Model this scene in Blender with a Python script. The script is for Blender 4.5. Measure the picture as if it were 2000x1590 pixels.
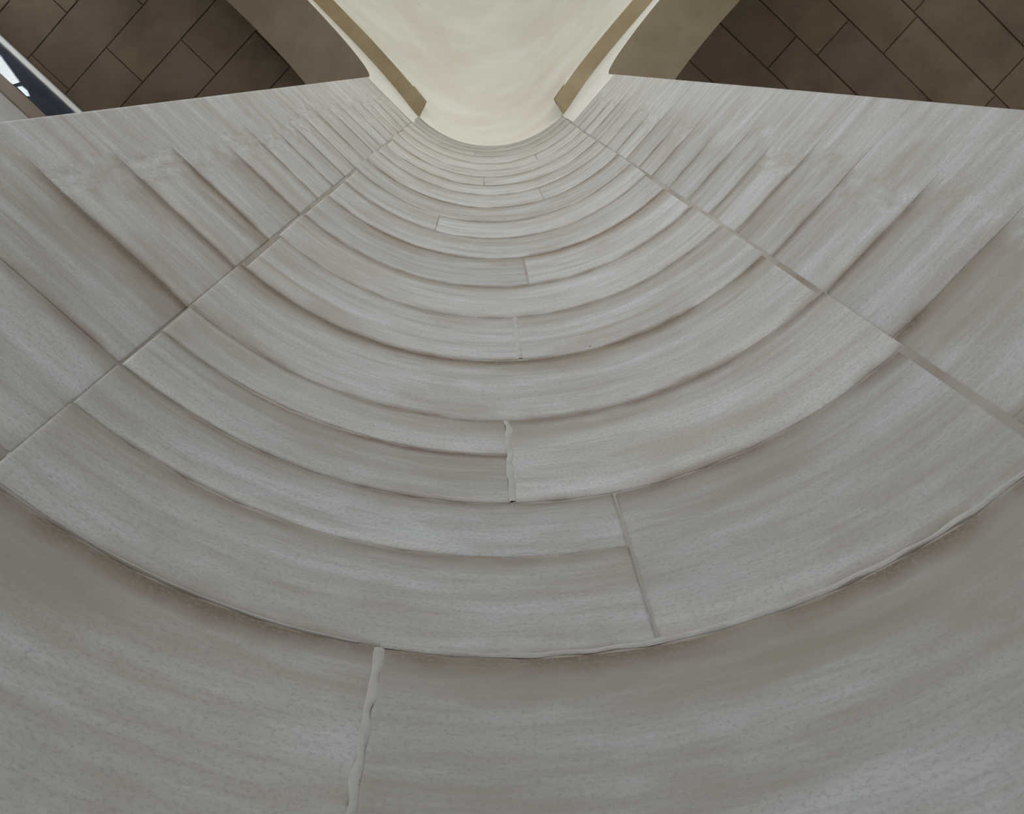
import bpy, bmesh, math, random
from mathutils import Vector, Matrix
random.seed(7)
for o in list(bpy.data.objects): bpy.data.objects.remove(o, do_unlink=True)
SC = bpy.context.scene
COL = SC.collection
PI = math.pi

# ------------------------------------------------------------------ camera
EYE = 1.6
VPX, VPY, FPX = 942.686, 122.920, 2256.757          # zenith point and focal length of the 2000x1590 frame
zc = Vector((VPX-1000, VPY-795, FPX)).normalized()   # world up in camera axes (right, down, forward)
yc = (Vector((0, 0, 1)) - zc*zc.z).normalized()      # world +Y
xc = yc.cross(zc)                                    # world +X
right = Vector((xc.x, yc.x, zc.x)); down = Vector((xc.y, yc.y, zc.y)); fwd = Vector((xc.z, yc.z, zc.z))
cam = bpy.data.cameras.new('camera'); cam.sensor_width = 36; cam.sensor_fit = 'HORIZONTAL'
cam.lens = FPX/2000*36; cam.clip_start = 0.02
camo = bpy.data.objects.new('camera', cam); COL.objects.link(camo)
m = Matrix((right, -down, -fwd)).transposed().to_4x4(); m.translation = (0, 0, EYE)
camo.matrix_world = m
SC.camera = camo

# ------------------------------------------------------------------ world, lights, exposure
W = bpy.data.worlds.new('world'); SC.world = W; W.use_nodes = True
W.node_tree.nodes['Background'].inputs[0].default_value = (0.92, 0.97, 1.0, 1)
W.node_tree.nodes['Background'].inputs[1].default_value = 8.0
vs = SC.view_settings
vs.view_transform = 'Standard'; vs.look = 'None'; vs.gamma = 1; vs.use_curve_mapping = False
vs.exposure = 0.0
SC.cycles.max_bounces = 7; SC.cycles.diffuse_bounces = 5; SC.cycles.transparent_max_bounces = 6

def area(name, loc, target, sx, sy, power, col):
    l = bpy.data.lights.new(name, 'AREA'); l.shape = 'RECTANGLE'; l.size = sx; l.size_y = sy
    l.energy = power; l.color = col
    o = bpy.data.objects.new(name, l); COL.objects.link(o)
    o.location = loc
    o.rotation_euler = (Vector(target)-Vector(loc)).to_track_quat('-Z', 'Y').to_euler()
    return o
# unseen area lights added for daylight; the far walls have no windows
area('bay_fill_main', (-1.38, -3.92, 6.4), (0.9, -1.0, 6.4), 2.0, 9.0, 218, (0.925, 0.95, 1.0))  # added main light on the stone, from behind the viewer
area('vault_fill', (1.84, -3.78, 11.3), (-0.6, -0.6, 13.0), 2.0, 2.6, 150, (1.0, 0.985, 0.92))  # added light aimed up to brighten the cream vault

# area lights added to brighten the aisle ceilings; no windows stand there
area('aisle_fill_left', (-4.15, -1.25, 4.5), (-1.8, -1.25, 8.0), 1.4, 3.0, 20, (0.98, 0.97, 0.93))
area('aisle_fill_right', (5.2, -1.2, 4.5), (3.0, -0.4, 9.0), 1.4, 3.0, 50, (0.98, 0.96, 0.9))

# ------------------------------------------------------------------ plan of the bay (metres; X right, Y towards the corner)
C = Vector((0.058965, -0.213849))
aL, aR = 0.698873, 0.794824
nL = Vector((-math.cos(aL), math.sin(aL))); tL = Vector((-math.sin(aL), -math.cos(aL)))
nR = Vector((math.cos(aR), math.sin(aR))); tR = Vector((math.sin(aR), -math.cos(aR)))
SL, SR = -(PI/2-aL), PI/2-aR             # where the rounded corner turns into straight wall
TLp, TRp = C+nL, C+nR
EL, ER = -1.385, 1.232                   # arch jamb edges, measured along the wall
THK = 0.58
def wp(s, off=0.0):
    """point of the wall face at arc position s, off metres into the wall"""
    if s < SL: return TLp + tL*(SL-s) + nL*off
    if s > SR: return TRp + tR*(s-SR) + nR*off
    return C + Vector((math.sin(s), math.cos(s)))*(1+off)
def wl(t, off, h): p = TLp + tL*t + nL*off; return Vector((p.x, p.y, h+EYE))
def wr(t, off, h): p = TRp + tR*t + nR*off; return Vector((p.x, p.y, h+EYE))

# ------------------------------------------------------------------ materials
def nodes(name):
    m = bpy.data.materials.new(name); m.use_nodes = True
    nt = m.node_tree; b = nt.nodes['Principled BSDF']
    return m, nt, b
def N(nt, typ, **kw):
    n = nt.nodes.new(typ)
    for k, v in kw.items():
        if k.startswith('i_'): n.inputs[k[2:].replace('_', ' ')].default_value = v
        else: setattr(n, k, v)
    return n
def L(nt, a, b): nt.links.new(a, b)
def ramp(nt, fac, stops):
    r = nt.nodes.new('ShaderNodeValToRGB'); L(nt, fac, r.inputs[0])
    e = r.color_ramp.elements
    while len(e) < len(stops): e.new(0.5)
    for x, (p, c) in zip(e, stops): x.position = p; x.color = (*c, 1) if len(c) == 3 else c
    return r.outputs[0]
def mix(nt, fac, a, b, mode='MIX'):
    n = nt.nodes.new('ShaderNodeMix'); n.data_type = 'RGBA'; n.blend_type = mode
    for sock, v in ((n.inputs[0], fac), (n.inputs[6], a), (n.inputs[7], b)):
        if hasattr(v, 'is_linked'): L(nt, v, sock)
        else: sock.default_value = v if isinstance(v, float) else (*v, 1)
    return n.outputs[2]
def mathn(nt, op, a, b=None, clamp=False):
    n = nt.nodes.new('ShaderNodeMath'); n.operation = op; n.use_clamp = clamp
    for sock, v in zip(n.inputs, (a, b)):
        if v is None: continue
        if hasattr(v, 'is_linked'): L(nt, v, sock)
        else: sock.default_value = v
    return n.outputs[0]
def noise(nt, vec, scale, detail=4, rough=0.55, w=None):
    n = nt.nodes.new('ShaderNodeTexNoise'); n.inputs['Scale'].default_value = scale
    n.inputs['Detail'].default_value = detail; n.inputs['Roughness'].default_value = rough
    if w is not None:
        n.noise_dimensions = '4D'; L(nt, w, n.inputs['W'])
    L(nt, vec, n.inputs['Vector']); return n.outputs[0]
def mapping(nt, vec, scale):
    n = nt.nodes.new('ShaderNodeMapping'); n.inputs['Scale'].default_value = scale; L(nt, vec, n.inputs[0]); return n.outputs[0]

def make_stone():
    m, nt, b = nodes('limestone')
    sh = N(nt, 'ShaderNodeUVMap', uv_map='sh').outputs[0]
    uv = N(nt, 'ShaderNodeUVMap', uv_map='local').outputs[0]
    fd = N(nt, 'ShaderNodeUVMap', uv_map='wear').outputs[0]
    oi = N(nt, 'ShaderNodeObjectInfo')
    sep = N(nt, 'ShaderNodeSeparateXYZ'); L(nt, uv, sep.inputs[0])
    fsep = N(nt, 'ShaderNodeSeparateXYZ'); L(nt, fd, fsep.inputs[0])
    fade, str_t = fsep.outputs[0], fsep.outputs[1]   # 0 where the face is rubbed flush, 1 where the block shows itself
    rnd = mathn(nt, 'MULTIPLY', mathn(nt, 'MULTIPLY', oi.outputs['Random'], 5.0), fade)
    def streak(sc, det, ro): return noise(nt, mapping(nt, sh, sc), 1.0, det, ro, rnd)
    st1 = streak((1.7, 9.0, 1), 3, 0.62)
    st2 = streak((4.2, 32, 1), 3, 0.65)
    st3 = streak((16, 80, 1), 1, 0.6)
    blot = noise(nt, sh, 2.6, 4, 0.62)
    fine = noise(nt, sh, 130.0, 2, 0.7)
    base = ramp(nt, st1, [(0.30, (0.365, 0.34, 0.29)), (0.46, (0.43, 0.425, 0.405)), (0.68, (0.53, 0.55, 0.56))])
    base = mix(nt, ramp(nt, st2, [(0.50, (0, 0, 0)), (0.74, (0.62, 0.62, 0.62))]), base, (0.345, 0.31, 0.25))
    base = mix(nt, ramp(nt, st2, [(0.28, (0.5, 0.5, 0.5)), (0.44, (0, 0, 0))]), base, (0.545, 0.55, 0.555))
    base = mix(nt, ramp(nt, st3, [(0.5, (0, 0, 0)), (0.78, (0.35, 0.35, 0.35))]), base, (0.35, 0.325, 0.28))
    base = mix(nt, ramp(nt, blot, [(0.50, (0, 0, 0)), (0.72, (0.8, 0.8, 0.8))]), base, (0.365, 0.335, 0.285))
    tone = mathn(nt, 'ADD', mathn(nt, 'MULTIPLY', mathn(nt, 'ADD', 0.5, mathn(nt, 'MULTIPLY', fade, mathn(nt, 'SUBTRACT', oi.outputs['Random'], 0.5))), 0.16), 0.91)
    tn = N(nt, 'ShaderNodeCombineXYZ')
    for i in range(3): L(nt, tone, tn.inputs[i])
    base = mix(nt, 1.0, base, tn.outputs[0], 'MULTIPLY')
    # brown dirt that has settled along the upper bed of the blocks, broken and uneven
    wob = noise(nt, mapping(nt, sh, (2.4, 4, 1)), 1.0, 3, 0.65, rnd)
    edge = mathn(nt, 'ADD', sep.outputs[1], mathn(nt, 'MULTIPLY', mathn(nt, 'SUBTRACT', wob, 0.5), 0.9))
    dirt = mathn(nt, 'MULTIPLY', ramp(nt, edge, [(0.60, (0, 0, 0)), (1.0, (1, 1, 1))]), mathn(nt, 'MULTIPLY', fade, str_t))
    base = mix(nt, mathn(nt, 'MULTIPLY', dirt, 0.85), base, (0.265, 0.225, 0.165))
    crisp = noise(nt, mapping(nt, sh, (9, 3, 1)), 1.0, 2, 0.65, rnd)
    cr = mathn(nt, 'ADD', sep.outputs[1], mathn(nt, 'MULTIPLY', mathn(nt, 'SUBTRACT', crisp, 0.5), 0.10))
    brk = noise(nt, mapping(nt, sh, (4.5, 1.2, 1)), 1.0, 2, 0.6)
    cr = mathn(nt, 'MULTIPLY', ramp(nt, cr, [(0.885, (0, 0, 0)), (0.99, (1, 1, 1))]), mathn(nt, 'MULTIPLY', fade, str_t))
    cr = mathn(nt, 'MULTIPLY', cr, ramp(nt, brk, [(0.32, (0.2, 0.2, 0.2)), (0.50, (1, 1, 1))]))
    base = mix(nt, mathn(nt, 'MULTIPLY', cr, 1.25, True), base, (0.165, 0.122, 0.085))
    lo = mathn(nt, 'ADD', sep.outputs[1], mathn(nt, 'MULTIPLY', mathn(nt, 'SUBTRACT', crisp, 0.5), 0.10))
    lo = mathn(nt, 'MULTIPLY', ramp(nt, lo, [(0.0, (0.85, 0.85, 0.85)), (0.075, (0, 0, 0))]), mathn(nt, 'MULTIPLY', fade, ramp(nt, brk, [(0.36, (0, 0, 0)), (0.54, (1, 1, 1))])))
    # pale lime smears over the lower bed and the upright joints
    lime = mathn(nt, 'MULTIPLY', ramp(nt, edge, [(-0.0, (0.55, 0.55, 0.55)), (0.24, (0, 0, 0))]), mathn(nt, 'MULTIPLY', fade, ramp(nt, blot, [(0.40, (1, 1, 1)), (0.58, (0.1, 0.1, 0.1))])))
    base = mix(nt, lime, base, (0.57, 0.56, 0.53))
    base = mix(nt, lo, base, (0.25, 0.20, 0.15))
    # grain
    base = mix(nt, ramp(nt, fine, [(0.48, (0, 0, 0)), (0.72, (0.6, 0.6, 0.6))]), base, (0.29, 0.28, 0.27))
    # sparse dark pits
    vo = N(nt, 'ShaderNodeTexVoronoi'); vo.inputs['Scale'].default_value = 5.0; L(nt, sh, vo.inputs['Vector'])
    pit = ramp(nt, vo.outputs['Distance'], [(0.016, (1, 1, 1)), (0.026, (0, 0, 0))])
    vsel = N(nt, 'ShaderNodeSeparateXYZ'); L(nt, vo.outputs['Color'], vsel.inputs[0])
    pit = mathn(nt, 'MULTIPLY', pit, mathn(nt, 'GREATER_THAN', vsel.outputs[0], 0.78))
    base = mix(nt, pit, base, (0.07, 0.06, 0.08))
    L(nt, base, b.inputs['Base Color']); b.inputs['Roughness'].default_value = 0.88
    b.inputs['Specular IOR Level'].default_value = 0.2
    bm = N(nt, 'ShaderNodeBump'); bm.inputs['Strength'].default_value = 0.3; bm.inputs['Distance'].default_value = 0.005
    hgt = mathn(nt, 'ADD', mathn(nt, 'MULTIPLY', st2, 0.8), mathn(nt, 'MULTIPLY', fine, 0.25))
    L(nt, hgt, bm.inputs['Height']); L(nt, bm.outputs[0], b.inputs['Normal'])
    return m
def simple(name, c1, c2, scale=3.0, rough=0.85, bump=0.1, stretch=(1, 1, 1), spec=0.25):
    m, nt, b = nodes(name)
    tc = N(nt, 'ShaderNodeTexCoord').outputs['Object']
    v = mapping(nt, tc, stretch)
    n1 = noise(nt, v, scale, 6, 0.6)
    L(nt, ramp(nt, n1, [(0.3, c1), (0.7, c2)]), b.inputs['Base Color'])
    b.inputs['Roughness'].default_value = rough; b.inputs['Specular IOR Level'].default_value = spec
    if bump:
        bm = N(nt, 'ShaderNodeBump'); bm.inputs['Strength'].default_value = bump; bm.inputs['Distance'].default_value = 0.01
        L(nt, noise(nt, v, scale*8, 4, 0.6), bm.inputs['Height']); L(nt, bm.outputs[0], b.inputs['Normal'])
    return m
M_STONE = make_stone()
M_MORTAR = simple('lime_mortar', (0.22, 0.185, 0.14), (0.40, 0.375, 0.335), 2.6)
M_PLASTER = simple('white_plaster', (0.64, 0.63, 0.58), (0.72, 0.715, 0.68), 2.0, bump=0.05)
M_VAULT = simple('cream_vault_plaster', (0.70, 0.685, 0.62), (0.78, 0.78, 0.735), 1.4, bump=0.05, stretch=(1, 1, 2.5))
def cloud():
    nt = M_VAULT.node_tree; b = nt.nodes['Principled BSDF']; src = b.inputs['Base Color'].links[0].from_socket
    tc = N(nt, 'ShaderNodeTexCoord').outputs['Object']
    c = ramp(nt, noise(nt, mapping(nt, tc, (1, 1, 1.6)), 0.9, 6, 0.6), [(0.48, (0, 0, 0)), (0.68, (0.7, 0.7, 0.7))])
    L(nt, mix(nt, c, src, (0.66, 0.61, 0.53)), b.inputs['Base Color'])
cloud()
M_RIB = simple('ochre_rib_plaster', (0.235, 0.19, 0.115), (0.31, 0.255, 0.165), 3.0)
M_INTRA = simple('buff_stone', (0.155, 0.122, 0.085), (0.20, 0.16, 0.112), 2.5)
M_BED = simple('dark_joint', (0.05, 0.035, 0.025), (0.09, 0.065, 0.045), 4.0)
M_FLOOR = simple('floor_stone', (0.29, 0.29, 0.31), (0.38, 0.38, 0.40), 2.0)
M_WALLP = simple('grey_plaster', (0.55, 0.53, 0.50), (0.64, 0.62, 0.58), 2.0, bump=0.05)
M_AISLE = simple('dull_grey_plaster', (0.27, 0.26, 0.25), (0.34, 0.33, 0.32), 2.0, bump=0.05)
M_WHITE = simple('white_paint', (0.86, 0.87, 0.87), (0.90, 0.90, 0.90), 3.0, rough=0.25, bump=0, spec=0.6)
M_NAVY = simple('dark_blue_paint', (0.006, 0.01, 0.018), (0.025, 0.045, 0.085), 6.0, rough=0.35, bump=0, spec=0.5)
M_TIMBER = simple('brown_timber', (0.15, 0.12, 0.095), (0.21, 0.17, 0.14), 3.0, stretch=(1, 1, 8))
def make_slab():
    m, nt, b = nodes('brown_ceiling_slab')
    tc = N(nt, 'ShaderNodeTexCoord').outputs['Object']; oi = N(nt, 'ShaderNodeObjectInfo')
    n1 = noise(nt, tc, 2.2, 6, 0.62)
    col = ramp(nt, n1, [(0.28, (0.088, 0.057, 0.035)), (0.5, (0.12, 0.082, 0.053)), (0.75, (0.145, 0.103, 0.07))])
    n2 = noise(nt, tc, 5.0, 3, 0.5)
    col = mix(nt, ramp(nt, n2, [(0.66, (0, 0, 0)), (0.74, (0.6, 0.6, 0.6))]), col, (0.09, 0.06, 0.045))
    tone = mathn(nt, 'ADD', mathn(nt, 'MULTIPLY', oi.outputs['Random'], 0.24), 0.86)
    tn = N(nt, 'ShaderNodeCombineXYZ')
    for i in range(3): L(nt, tone, tn.inputs[i])
    L(nt, mix(nt, 1.0, col, tn.outputs[0], 'MULTIPLY'), b.inputs['Base Color'])
    b.inputs['Roughness'].default_value = 0.9
    return m
M_SLAB = make_slab()
def make_glass():
    m, nt, b = nodes('window_glass')
    nt.nodes.remove(b)
    out = [n for n in nt.nodes if n.type == 'OUTPUT_MATERIAL'][0]
    tr = N(nt, 'ShaderNodeBsdfTransparent'); tr.inputs[0].default_value = (0.95, 0.98, 0.98, 1)
    gl = N(nt, 'ShaderNodeBsdfGlossy'); gl.inputs['Roughness'].default_value = 0.03
    mx = N(nt, 'ShaderNodeMixShader'); mx.inputs[0].default_value = 0.06
    L(nt, tr.outputs[0], mx.inputs[1]); L(nt, gl.outputs[0], mx.inputs[2]); L(nt, mx.outputs[0], out.inputs[0])
    return m
M_GLASS = make_glass()

# ------------------------------------------------------------------ object helpers
def link(name, me, mat, parent=None, smooth=False):
    o = bpy.data.objects.new(name, me); COL.objects.link(o)
    if mat is not None: me.materials.append(mat)
    if smooth:
        for p in me.polygons: p.use_smooth = True
    if parent is not None: o.parent = parent
    return o
def tag(o, label, cat, kind='structure', group=None):
    o['label'] = label; o['category'] = cat
    if kind: o['kind'] = kind
    if group: o['group'] = group
    return o
def from_bm(name, bm, mat, parent=None, smooth=False):
    bmesh.ops.recalc_face_normals(bm, faces=bm.faces[:])
    me = bpy.data.meshes.new(name); bm.to_mesh(me); bm.free()
    return link(name, me, mat, parent, smooth)
def add_prism(bm, bottom, top):
    """closed prism between two rings of points"""
    b = [bm.verts.new(p) for p in bottom]; t = [bm.verts.new(p) for p in top]
    n = len(b)
    for i in range(n): bm.faces.new((b[i], b[(i+1) % n], t[(i+1) % n], t[i]))
    bm.faces.new(b); bm.faces.new(t)
def prism_z(bm, plan, z0, z1):
    add_prism(bm, [(p.x, p.y, z0) for p in plan], [(p.x, p.y, z1) for p in plan])
def wall_box(bm, fn, t0, t1, o0, o1, h0, h1):
    add_prism(bm, [fn(t0, o0, h0), fn(t1, o0, h0), fn(t1, o1, h0), fn(t0, o1, h0)],
                  [fn(t0, o0, h1), fn(t1, o0, h1), fn(t1, o1, h1), fn(t0, o1, h1)])
def panel(bm, fn, outline, o0, o1):
    add_prism(bm, [fn(t, o0, h) for t, h in outline], [fn(t, o1, h) for t, h in outline])

# ------------------------------------------------------------------ stone corner pier
HB = [-1.6, -1.05, -0.5, 0.0, 0.42, 0.86, 1.42, 2.0, 2.52, 3.07, 3.63, 4.16, 4.81, 5.38, 5.96, 6.57, 7.23, 7.80, 8.39, 8.95, 9.57, 10.26, 10.78, 11.25, 11.75]
PLL, PLR = 10.8, 10.02                   # white plaster starts here on the straight walls
core = bmesh.new()
def core_part(s0, s1, h0, h1, rec=0.0022):
    k = 28
    ss = [s0+(s1-s0)*i/k for i in range(k+1)]
    inner = [wp(s, rec) for s in ss]; outer = [wp(s, 0.54) for s in ss]
    prism_z(core, inner+outer[::-1], h0+EYE, h1+EYE)
core_part(EL+0.01, ER-0.01, -1.6, PLR)
core_part(EL+0.01, 0.72, PLR, PLL)
core_part(-0.825, 0.715, PLL, 12.4)
pier = from_bm('wall_corner', core, M_MORTAR)
tag(pier, 'rounded pale limestone corner wall of curved stone courses filling most of the view', 'wall')

_h = {}
def wobble(s, h):
    k = round(h*100)
    if k not in _h:
        r = random.Random(k); _h[k] = [(r.uniform(2, 7), r.uniform(0, 6), r.uniform(0.0008, 0.0026)) for _ in range(3)] + [(r.uniform(18, 45), r.uniform(0, 6), r.uniform(0.0004, 0.0011)) for _ in range(3)]
    return sum(a*math.sin(f*s+p) for f, p, a in _h[k])
def openness(s, h):
    """how far a bed joint gapes at s: the pointing is sound in places and washed out in others"""
    r = random.Random(round(h*100)+999); v = 0.55
    for _ in range(4): v += 0.42*math.sin(r.uniform(3, 16)*s+r.uniform(0, 6.3))
    if abs(h-1.42) < 0.01: v *= 0.25
    return min(1.6, max(0.0, v))
def block(s0, s1, h0, h1, proud=0.0, tilt=0.0, jw=0.003, ch=0.006, depth=0.035, stain=0.6, flush=None, je=0.002):
    """one dressed block; flush=(a, b): the face is rubbed smooth between a (joints open) and b (joints gone)"""
    a, b_ = s0+je, s1-je
    dL = dR = depth
    if flush:
        if flush[1] < flush[0]: a = s0; dL = THK
        else: b_ = s1; dR = THK
    n = max(4, int((b_-a)/0.035))
    g = 2.6*ch
    sm = [(a, dL), (a, 0.002), (a+ch, 0.0004), (a+g, 0)]
    sm += [(a+g+(b_-a-2*g)*i/n, 0) for i in range(1, n)]
    sm += [(b_-g, 0), (b_-ch, 0.0004), (b_, 0.002), (b_, dR)]
    H = h1-h0
    rows = [(0, 1, 0, depth), (0, 1, 0, 0.002), (0, 1, 1, 0.0004), (0, 1, 2.6, 0), (0.33, 0, 0, 0), (0.66, 0, 0, 0), (1, -1, -2.6, 0), (1, -1, -1, 0.0004), (1, -1, 0, 0.002), (1, -1, 0, depth)]
    V, UVS, UVL, UVW = [], [], [], []
    for fr, kj, kc, dr in rows:
        for s, ds in sm:
            f = 1.0
            if flush:
                u = (s-flush[0])/(flush[1]-flush[0]); u = min(1, max(0, u)); f = 1-u*u*(3-2*u)
            h = (h0+wobble(s, h0))*(1-fr) + (h1+wobble(s, h1))*fr + kj*jw*f*openness(s, h0 if kj > 0 else h1) + kc*ch
            d = max(dr if dr > 0.01 else dr*f, ds)
            if flush and ds < 0.01 and ((flush[1] < flush[0] and s < a+g*0.9) or (flush[1] > flush[0] and s > b_-g*0.9)): d = dr if dr > 0.01 else dr*f
            v = (h-h0)/H
            off = d - (proud + tilt*(0.5-v))*f*(1 if d < 0.02 else 0)
            p = wp(s, off)
            V.append((p.x, p.y, h+EYE)); UVS.append((s, h)); UVL.append(((s-s0)/(s1-s0), v)); UVW.append((f, stain))
    w = len(sm); F = []
    for j in range(len(rows)-1):
        for i in range(w-1):
            q = j*w+i; F.append((q, q+w, q+w+1, q+1))
    me = bpy.data.meshes.new('stone_block'); me.from_pydata(V, [], F)
    for nm, src in (('sh', UVS), ('local', UVL), ('wear', UVW)):
        u = me.uv_layers.new(name=nm)
        for lp in me.loops: u.data[lp.index].uv = src[lp.vertex_index]
    me.update()
    return link('stone_block', me, M_STONE, pier, True)

R = random.Random(21)
JL, JR = -0.835, 0.705                   # upright joints where the corner stones meet the straight walls
corner_joints = {  # bottom height of the course: upright joints inside the rounded corner
    0.86: [-0.27], 1.42: [0.115], 2.0: [-0.075], 3.07: [-0.025], 4.16: [0.04], 5.38: [-0.35], 6.57: [0.22], 7.8: [-0.12], 8.95: [0.3], 10.26: [-0.2],
    0.42: [0.2], 0.0: [-0.3], -0.5: [0.15], -1.05: [-0.2], -1.6: [0.25]}
split = {(1.42, 0): 1.754, (2.0, 0): 2.275}    # courses packed with two thin stones
stains = {0.86: 0.75, 1.42: 0.55, 2.0: 0.9, 2.52: 0.95, 3.07: 0.35, 3.63: 0.7, 4.16: 0.95, 4.81: 0.6, 5.38: 0.5, 5.96: 0.9, 6.57: 0.6, 7.23: 0.9, 7.8: 0.7, 8.39: 0.6, 8.95: 0.7}
for h0, h1 in zip(HB[:-1], HB[1:]):
    js = [JL+R.uniform(-0.012, 0.012)] + corner_joints.get(h0, []) + [JR+R.uniform(-0.008, 0.008)]
    for k, (s0, s1) in enumerate(zip(js[:-1], js[1:])):
        strong = R.uniform(0.0012, 0.0034)
        parts = [(h0, h1)]
        if (h0, k) in split: mid = split[(h0, k)]; parts = [(h0, mid), (mid, h1)]
        for a, b in parts:
            block(s0, s1, a, b, proud=R.uniform(-0.0002, 0.0004), tilt=R.uniform(-0.0003, 0.0007), jw=strong, je=0.0018, ch=R.uniform(0.004, 0.008),
                  stain=stains.get(h0, 0.55)*R.uniform(0.75, 1.1))
hl = [-1.6, -1.05, -0.5, 0.0, 0.42, 0.9, 1.5, 2.0, 2.5, 3.0, 3.5, 4.1, 4.6, 5.06, 5.5, 5.96, 6.45, 7.0, 7.5, 8.05, 8.6, 9.1, 9.65, 10.2, 10.8]
hr_ = [-1.6, -1.05, -0.5, 0.0, 0.42, 0.9, 1.55, 2.06, 2.5, 3.0, 3.45, 3.87, 4.3, 4.75, 5.25, 5.7, 6.2, 6.7, 7.25, 7.75, 8.3, 8.85, 9.4, 10.02]
for hs, J, side in ((hl, JL, -1), (hr_, JR, 1)):
    E_ = EL if side < 0 else ER
    ends = []
    for h0, h1 in zip(hs[:-1], hs[1:]):
        e = (-1.10 if side < 0 else 0.93) + R.uniform(-0.07, 0.05)
        st = {2.0: 1.25, 3.0: 1.25, 1.5: 0.5, 2.5: 0.7}.get(h0, 0.6) if side < 0 else R.uniform(0.35, 0.9)
        if side < 0: s0, s1, fl = EL, J, (e, e-0.13)
        else: s0, s1, fl = J, ER, (e, e+0.12)
        block(s0, s1, h0, h1, proud=R.uniform(-0.0002, 0.0004), tilt=R.uniform(-0.0003, 0.0007), jw=R.uniform(0.001, 0.003), je=0.0018, ch=R.uniform(0.004, 0.008), stain=st, flush=fl)

# pale pointing smeared over a few joints, standing a little proud
M_BEAD = simple('pale_pointing', (0.40, 0.38, 0.345), (0.49, 0.485, 0.46), 22.0, bump=0.3)
def bead(path, width, seed):
    r = random.Random(seed); ph = [(r.uniform(10, 90), r.uniform(0, 6.3)) for _ in range(7)]
    V, F = [], []
    ds, dh = path[-1][0]-path[0][0], path[-1][1]-path[0][1]; horiz = abs(ds) > abs(dh)
    for i, (s_, h) in enumerate(path):
        x = s_ if horiz else h
        w = width*max(0.1, 0.75+0.07*sum(math.sin(f*x+p) for f, p in ph[:4])); sh_ = width*0.05*sum(math.sin(f*x+p) for f, p in ph[3:])
        for k, of in ((-1, 0.0008), (-0.5, -0.0011), (0.5, -0.0011), (1, 0.0008)):
            a, b = (s_, h+sh_+k*w/2) if horiz else (s_+sh_+k*w/2, h)
            p = wp(a, of); V.append((p.x, p.y, b+EYE))
        if i:
            q = 4*i
            for k in range(3): F.append((q-4+k, q-3+k, q+1+k, q+k))
    me = bpy.data.meshes.new('pointing'); me.from_pydata(V, [], F); me.update()
    link('pointing', me, M_BEAD, pier, True)
def line(s0, h0, s1, h1, n=120): return [(s0+(s1-s0)*i/n, h0+(h1-h0)*i/n) for i in range(n+1)]
bead(line(-0.27, 1.43, 0.69, 1.43, 260), 0.019, 3)
bead(line(-0.82, 1.426, -0.30, 1.426), 0.006, 4)
bead(line(-0.27, 0.88, -0.27, 1.42), 0.018, 5)
bead(line(-0.072, 2.01, -0.072, 2.515), 0.020, 6)
bead(line(-0.025, 3.09, -0.025, 3.62), 0.022, 8)
bead(line(-0.30, 4.79, 0.20, 4.80), 0.008, 9)

# ------------------------------------------------------------------ arched walls left and right of the corner
def ell(t0, a, b, h, k=30):
    return [(t0+a-a*math.cos(PI*i/k), h+b*math.sin(PI*i/k)) for i in range(k+1)]
tEL, tER = SL-EL, ER-SR
LA, LBr, LH = 1.30, 1.50, 10.90
RA, RBr, RH = 1.10, 1.15, 10.40
FAR = 4.40
def arch_wall(name, fn, tE, a, b, hs, pl, t_in, label):
    bm = bmesh.new()
    out = [(t_in, pl), (tE, pl)] + ell(tE, a, b, hs) + [(tE+2*a, -1.6), (FAR, -1.6), (FAR, 15.2), (t_in, 15.2)]
    panel(bm, fn, out, 0.003, THK)
    o = from_bm(name, bm, M_PLASTER); tag(o, label, 'wall')
    # arch stones lining the opening
    arc = ell(tE, a, b, hs, 44)
    for k in range(11):
        seg = arc[4*k:4*k+5]
        bm = bmesh.new()
        cx, cy = tE+a, hs
        def pt(q, d):
            vx, vy = q[0]-cx, q[1]-cy; l = math.hypot(vx, vy); return (q[0]+vx/l*d, q[1]+vy/l*d)
        e0, e1 = (0.0 if k else 0.0), 0.0
        ring = [pt(q, -0.003) for q in seg] + [pt(q, 0.05) for q in seg[::-1]]
        panel(bm, fn, ring, 0.005, THK+0.003)
        from_bm('arch_stone', bm, M_INTRA, o)
    return o
wall_l = arch_wall('wall_left', wl, tEL, LA, LBr, LH, PLL, -0.05, 'white plastered wall with tall round arched opening left of the rounded stone corner')
wall_r = arch_wall('wall_right', wr, tER, RA, RBr, RH, PLR, -0.068, 'white plastered wall with tall round arched opening right of the rounded stone corner')

# ------------------------------------------------------------------ vault ribs on the two walls
def spline(pts, t):
    pts = sorted(pts)
    if t <= pts[0][0]: return pts[0][1]
    for i in range(len(pts)-1):
        (x0, y0), (x1, y1) = pts[i], pts[i+1]
        if t <= x1:
            m0 = (y1-(pts[i-1][1] if i else y0))/(x1-(pts[i-1][0] if i else x0))
            m1 = ((pts[i+2][1] if i+2 < len(pts) else y1)-y0)/((pts[i+2][0] if i+2 < len(pts) else x1)-x0)
            u = (t-x0)/(x1-x0); d = x1-x0
            return (2*u**3-3*u*u+1)*y0+(u**3-2*u*u+u)*d*m0+(-2*u**3+3*u*u)*y1+(u**3-u*u)*d*m1
    return pts[-1][1]
MIDL, MIDR = 1.75, 1.60
RL = [(0, 11.90), (0.36, 12.46), (0.86, 12.86), (1.3, 12.92), (MIDL, 12.95)]
RR = [(0, 11.40), (0.38, 11.94), (0.85, 12.14), (1.25, 12.12), (MIDR, 12.12)]
def rib_h(t, L_):
    mid = MIDL if L_ else MIDR
    return spline(RL if L_ else RR, mid-abs(t-mid))
RW = 0.15
TAP = 0.05                                 # the rib dies into the rounded corner over this length
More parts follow.
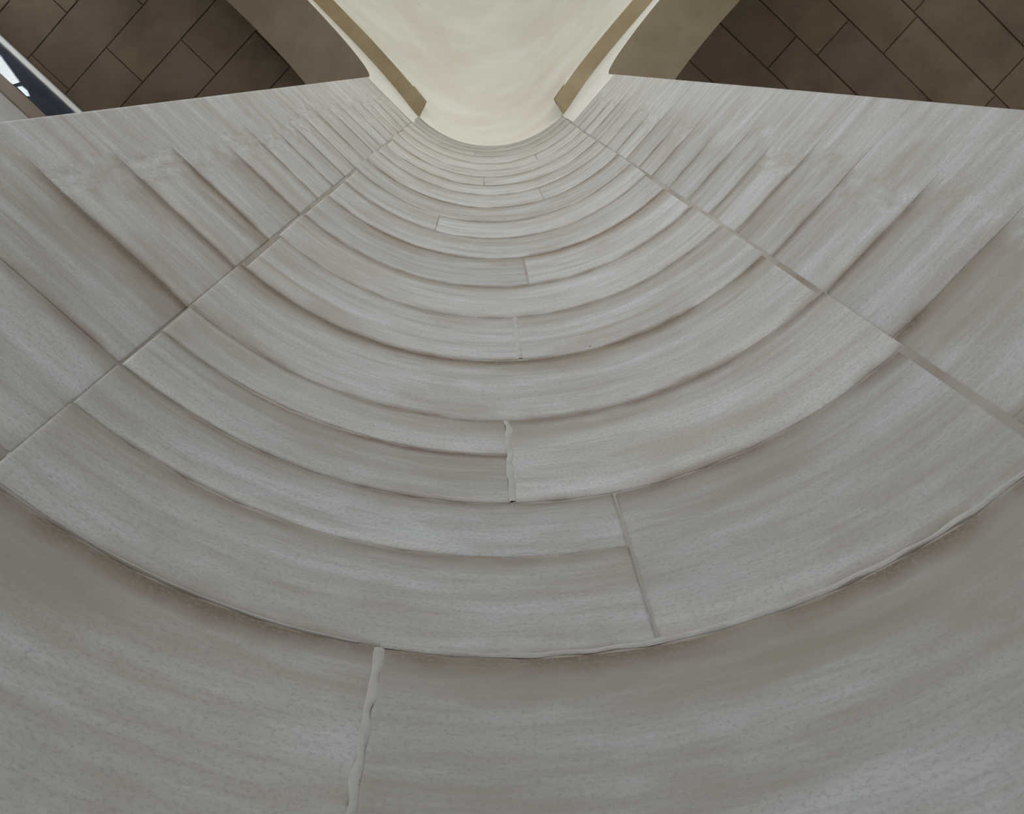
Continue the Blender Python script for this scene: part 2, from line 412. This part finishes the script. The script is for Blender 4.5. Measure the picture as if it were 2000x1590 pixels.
def rib_line(x, L_):
    """plan point of the wall at x along the rib (negative = round the corner), rib width, height"""
    w = RW if x > 0 else RW*max(0.0, 1+x/TAP)**1.3
    s_ = (SL-x) if L_ else (SR+x)
    return s_, w, rib_h(max(x, 0), L_)
def rib(name, L_, label):
    mid = MIDL if L_ else MIDR
    bm = bmesh.new(); K = 60; t0 = -TAP; t1 = 2*mid
    rings = []
    for i in range(K+1):
        x = t0+(t1-t0)*i/K; s_, w, h = rib_line(x, L_)
        q = []
        for o, d in ((0.006, 0), (-w, 0), (-w, 0.22), (0.006, 0.22)):
            p = wp(s_, o); q.append(bm.verts.new((p.x, p.y, h+d+EYE)))
        rings.append(q)
    for i in range(K):
        for j in range(4): bm.faces.new((rings[i][j], rings[i+1][j], rings[i+1][(j+1) % 4], rings[i][(j+1) % 4]))
    bm.faces.new(rings[0]); bm.faces.new(rings[-1])
    o = from_bm(name, bm, M_RIB); tag(o, label, 'vault rib'); return o
rib('trim_1', True, 'narrow ochre wall rib curving up under the cream vault on the left')
rib('trim_2', False, 'narrow ochre wall rib curving up under the cream vault on the right')

# ------------------------------------------------------------------ cream vault over the bay
BAYL, BAYR = 4.05, 4.05                    # far ends of the side walls, from the rounded corner
bl = TLp + tL*BAYL; br = TRp + tR*BAYR
back = bl + (br - (TLp+TRp)*0.5)*1.0
ctr = (TLp+TRp)*0.5*0.5 + back*0.5
bound = []
def add_rib(L_, xs):
    for x in xs:
        s_, w, h = rib_line(x, L_); bound.append((wp(s_, -w), h))
xsL = [-TAP+(2*MIDL+TAP)*i/80 for i in range(81)]; xsR = [-TAP+(2*MIDR+TAP)*i/80 for i in range(81)]
hLc, hRc = rib_line(-TAP, True)[2], rib_line(-TAP, False)[2]
for i in range(1, 24):
    u = i/24; s = (SL+TAP)*(1-u)+(SR-TAP)*u
    bound.append((wp(s, 0.0), hLc*(1-u)**2+2*u*(1-u)*11.55+hRc*u*u))
add_rib(False, xsR)
for i in range(31):
    p = br + (back-br)*(i/30); bound.append((p, 11.4+1.2*math.sin(PI*i/30)))
for i in range(31):
    p = back + (bl-back)*(i/30); bound.append((p, 11.4+1.2*math.sin(PI*i/30)))
add_rib(True, xsL[::-1])
bm = bmesh.new(); NR = 40; rings = []; cur = list(bound)
for j in range(NR):
    th = PI/2*j/NR; lam = math.cos(th)
    for _ in range(10 if j else 0):
        cur = [((cur[i-1][0]+cur[i][0]*2+cur[(i+1) % len(cur)][0])/4, (cur[i-1][1]+cur[i][1]*2+cur[(i+1) % len(cur)][1])/4) for i in range(len(cur))]
    rings.append([bm.verts.new((ctr.x+(p.x-ctr.x)*lam, ctr.y+(p.y-ctr.y)*lam, EYE+h+(15.6-h)*math.sin(th))) for p, h in cur])
top = bm.verts.new((ctr.x, ctr.y, EYE+15.6)); nb = len(bound)
for j in range(NR-1):
    for i in range(nb):
        k = (i+1) % nb; bm.faces.new((rings[j][i], rings[j][k], rings[j+1][k], rings[j+1][i]))
for i in range(nb): bm.faces.new((rings[-1][i], rings[-1][(i+1) % nb], top))
vault = from_bm('ceiling', bm, M_VAULT, smooth=True)
tag(vault, 'bright cream plastered vault rising above the rounded stone corner', 'vault')

# ------------------------------------------------------------------ far walls of the bay, floor
def slab_wall(name, a, b, thick, h0, h1, mat, label, out):
    bm = bmesh.new()
    d = (b-a).normalized(); nrm = Vector((d.y, -d.x))
    if nrm.dot(out) < 0: nrm = -nrm
    prism_z(bm, [a-d*0.3, b+d*0.3, b+d*0.3+nrm*thick, a-d*0.3+nrm*thick], h0+EYE, h1+EYE)
    o = from_bm(name, bm, mat); tag(o, label, 'wall'); return o
slab_wall('wall_back_right', br, back, 0.4, -1.6, 15.2, M_WALLP, 'plain plastered wall of the bay behind the viewer on the right', Vector((1, -1)))
slab_wall('wall_back_left', back, bl, 0.4, -1.6, 15.2, M_WALLP, 'plain plastered wall of the bay behind the viewer on the left', Vector((-1, -1)))

# ------------------------------------------------------------------ side aisles with slab ceilings
HCL, HCR = 12.70, 12.90
DL = 3.35 - nL.dot(TLp)                    # offsets of the outer walls from the arch walls
DR = 6.0 - nR.dot(TRp)
def aisle_ceiling(name, fn, h, t_edges, o0, o1, joint_of, label):
    bm = bmesh.new(); wall_box(bm, fn, t_edges[0]-0.1, t_edges[-1]+0.1, o0-0.02, o1+0.1, h+0.02, h+0.2)
    o = from_bm(name, bm, M_BED); tag(o, label, 'ceiling')
    rr = random.Random(5)
    for k, (a, b) in enumerate(zip(t_edges[:-1], t_edges[1:])):
        js = [o0] + [x for x in joint_of(k) if o0+0.05 < x < o1-0.05] + [o1]
        for x, y in zip(js[:-1], js[1:]):
            bm = bmesh.new(); g = 0.0026 if fn is wl else 0.0048; dz = rr.uniform(-0.004, 0.006)
            c = 0.005
            lo = [fn(a+g+c, x+g+c, h+dz), fn(b-g-c, x+g+c, h+dz), fn(b-g-c, y-g-c, h+dz), fn(a+g+c, y-g-c, h+dz)]
            hi = [fn(a+g, x+g, h+0.012+dz), fn(b-g, x+g, h+0.012+dz), fn(b-g, y-g, h+0.012+dz), fn(a+g, y-g, h+0.012+dz)]
            tp = [fn(a+g, x+g, h+0.04), fn(b-g, x+g, h+0.04), fn(b-g, y-g, h+0.04), fn(a+g, y-g, h+0.04)]
            vl = [bm.verts.new(p) for p in lo]; vh = [bm.verts.new(p) for p in hi]; vt = [bm.verts.new(p) for p in tp]
            bm.faces.new(vl); bm.faces.new(vt)
            for i in range(4):
                j = (i+1) % 4
                bm.faces.new((vl[i], vl[j], vh[j], vh[i])); bm.faces.new((vh[i], vh[j], vt[j], vt[i]))
            from_bm('ceiling_slab', bm, M_SLAB, o)
    return o
nR0 = nR.dot(TRp); nL0 = nL.dot(TLp)
ter = [-0.7, -0.2, 0.3, 0.80, 1.28, 1.77, 2.215, 2.70, 3.21, 3.75, 4.25, 4.75, 5.25, 5.75]
def jr(k):
    base = {5: 2.36-nR0, 8: 4.39-nR0}.get(k, None)
    L0 = 1.25
    b = base if base is not None else (0.35 + 0.53*k) % L0 + 0.75
    return sorted(b+i*L0 for i in range(-5, 6))
tel = [-0.7, -0.2, 0.3, 0.78, 1.27, 1.76, 2.25, 2.74, 3.24, 3.73, 4.25, 4.75, 5.25, 5.75]
def jl(k): return sorted((0.2+0.61*k) % 1.2 + 0.4 + i*1.2 for i in range(-4, 4))
aisle_ceiling('ceiling_left', wl, HCL, tel, THK, DL, jl, 'dark brown stone slab ceiling seen through the left arch beside the window')
aisle_ceiling('ceiling_right', wr, HCR, ter, THK, DR, jr, 'dark brown stone slab ceiling with visible joints seen through the right arch')

def boxo(name, fn, t0, t1, o0, o1, h0, h1, mat, label, cat='wall'):
    bm = bmesh.new(); wall_box(bm, fn, t0, t1, o0, o1, h0, h1)
    o = from_bm(name, bm, mat); tag(o, label, cat); return o
boxo('wall_right_aisle', wr, -0.8, 5.9, DR, DR+0.3, -1.6, 13.2, M_WALLP, 'grey plastered outer wall of the right aisle')
boxo('wall_right_aisle_end', wr, -1.1, -0.7, THK, DR+0.3, -1.6, 13.2, M_WALLP, 'grey plastered end wall of the right aisle hidden behind the corner')
boxo('wall_right_aisle_far', wr, 5.75, 6.0, 0.0, DR+0.3, -1.6, 13.2, M_WALLP, 'grey plastered far end wall of the right aisle')
boxo('wall_left_aisle_end', wl, -1.1, -0.7, THK, DL+0.3, -1.6, 13.2, M_WALLP, 'grey plastered end wall of the left aisle hidden behind the corner')
boxo('wall_left_aisle_far', wl, 5.75, 6.0, 0.0, DL+0.3, -1.6, 13.2, M_WALLP, 'grey plastered far end wall of the left aisle')

# outer wall of the left aisle with a window band under the ceiling
WT0, WT1, WH0, WH1 = 2.30, 4.60, 11.58, 12.45
bm = bmesh.new()
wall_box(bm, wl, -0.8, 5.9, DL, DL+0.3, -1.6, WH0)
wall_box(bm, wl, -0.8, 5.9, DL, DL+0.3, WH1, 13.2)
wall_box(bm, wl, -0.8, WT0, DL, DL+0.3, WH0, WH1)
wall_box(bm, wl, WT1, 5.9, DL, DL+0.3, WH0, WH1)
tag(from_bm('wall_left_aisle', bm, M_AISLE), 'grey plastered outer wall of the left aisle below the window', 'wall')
win = bpy.data.objects.new('window_1', None); COL.objects.link(win)
tag(win, 'window with dark blue frame and glaring panes under the left ceiling', 'window')
# frame sheet with pane openings: big raking pane and a small one
panes = [[(2.915, 11.66), (2.94, 11.90), (3.30, 12.14), (4.35, 12.36), (4.35, 11.60), (3.03, 11.60)],
         [(2.76, 11.68), (2.755, 11.76), (2.85, 11.88), (2.895, 11.87), (2.885, 11.69)]]
bm = bmesh.new()
def frame_with_holes():
    # quads radiating between each pane and its own surrounding rectangle
    rects = [[(2.91, WH0), (WT1, WH0), (WT1, WH1), (2.91, WH1)], [(WT0, WH0), (2.91, WH0), (2.91, WH1), (WT0, WH1)]]
    for pn, rc in zip(panes, rects):
        cx = sum(p[0] for p in pn)/len(pn); cy = sum(p[1] for p in pn)/len(pn)
        def ray(ang):
            dx, dy = math.cos(ang), math.sin(ang)
            def cast(poly):
                best = 1e9
                for i in range(len(poly)):
                    (x0, y0), (x1, y1) = poly[i], poly[(i+1) % len(poly)]
                    ex, ey = x1-x0, y1-y0; den = dx*ey-dy*ex
                    if abs(den) < 1e-9: continue
                    tt = ((x0-cx)*ey-(y0-cy)*ex)/den; u = ((x0-cx)*dy-(y0-cy)*dx)/den
                    if tt > 0 and -1e-6 <= u <= 1+1e-6: best = min(best, tt)
                return (cx+dx*best, cy+dy*best)
            return cast(pn), cast(rc)
        angs = sorted(set([2*PI*i/40 for i in range(40)] + [math.atan2(p[1]-cy, p[0]-cx) % (2*PI) for p in pn+rc]))
        for i in range(len(angs)):
            (a0, b0), (a1, b1) = ray(angs[i]), ray(angs[(i+1) % len(angs)])
            ring = [a0, b0, b1, a1]
            add_prism(bm, [wl(t, DL+0.002, h) for t, h in ring], [wl(t, DL+0.014, h) for t, h in ring])
frame_with_holes()
from_bm('frame', bm, M_NAVY, win)
for pn in panes:
    bm = bmesh.new(); panel(bm, wl, pn, DL+0.006, DL+0.010); from_bm('pane', bm, M_GLASS, win)
bm = bmesh.new(); wall_box(bm, wl, WT0-0.05, WT1+0.05, DL-0.02, DL+0.02, 11.17, WH0-0.01); from_bm('sill', bm, M_TIMBER, win)
tb = bmesh.new(); wall_box(tb, wl, -0.7, 5.75, DL-0.015, DL, 12.49, 12.60)
tag(from_bm('trim_3', tb, M_WHITE), 'thin white moulding between the left ceiling and the window', 'moulding')

# floor under everything
bm = bmesh.new(); prism_z(bm, [Vector((-12, -12)), Vector((12, -12)), Vector((12, 8)), Vector((-12, 8))], -0.2, 0.0)
tag(from_bm('floor', bm, M_FLOOR), 'worn stone floor of the bay and aisles', 'floor')
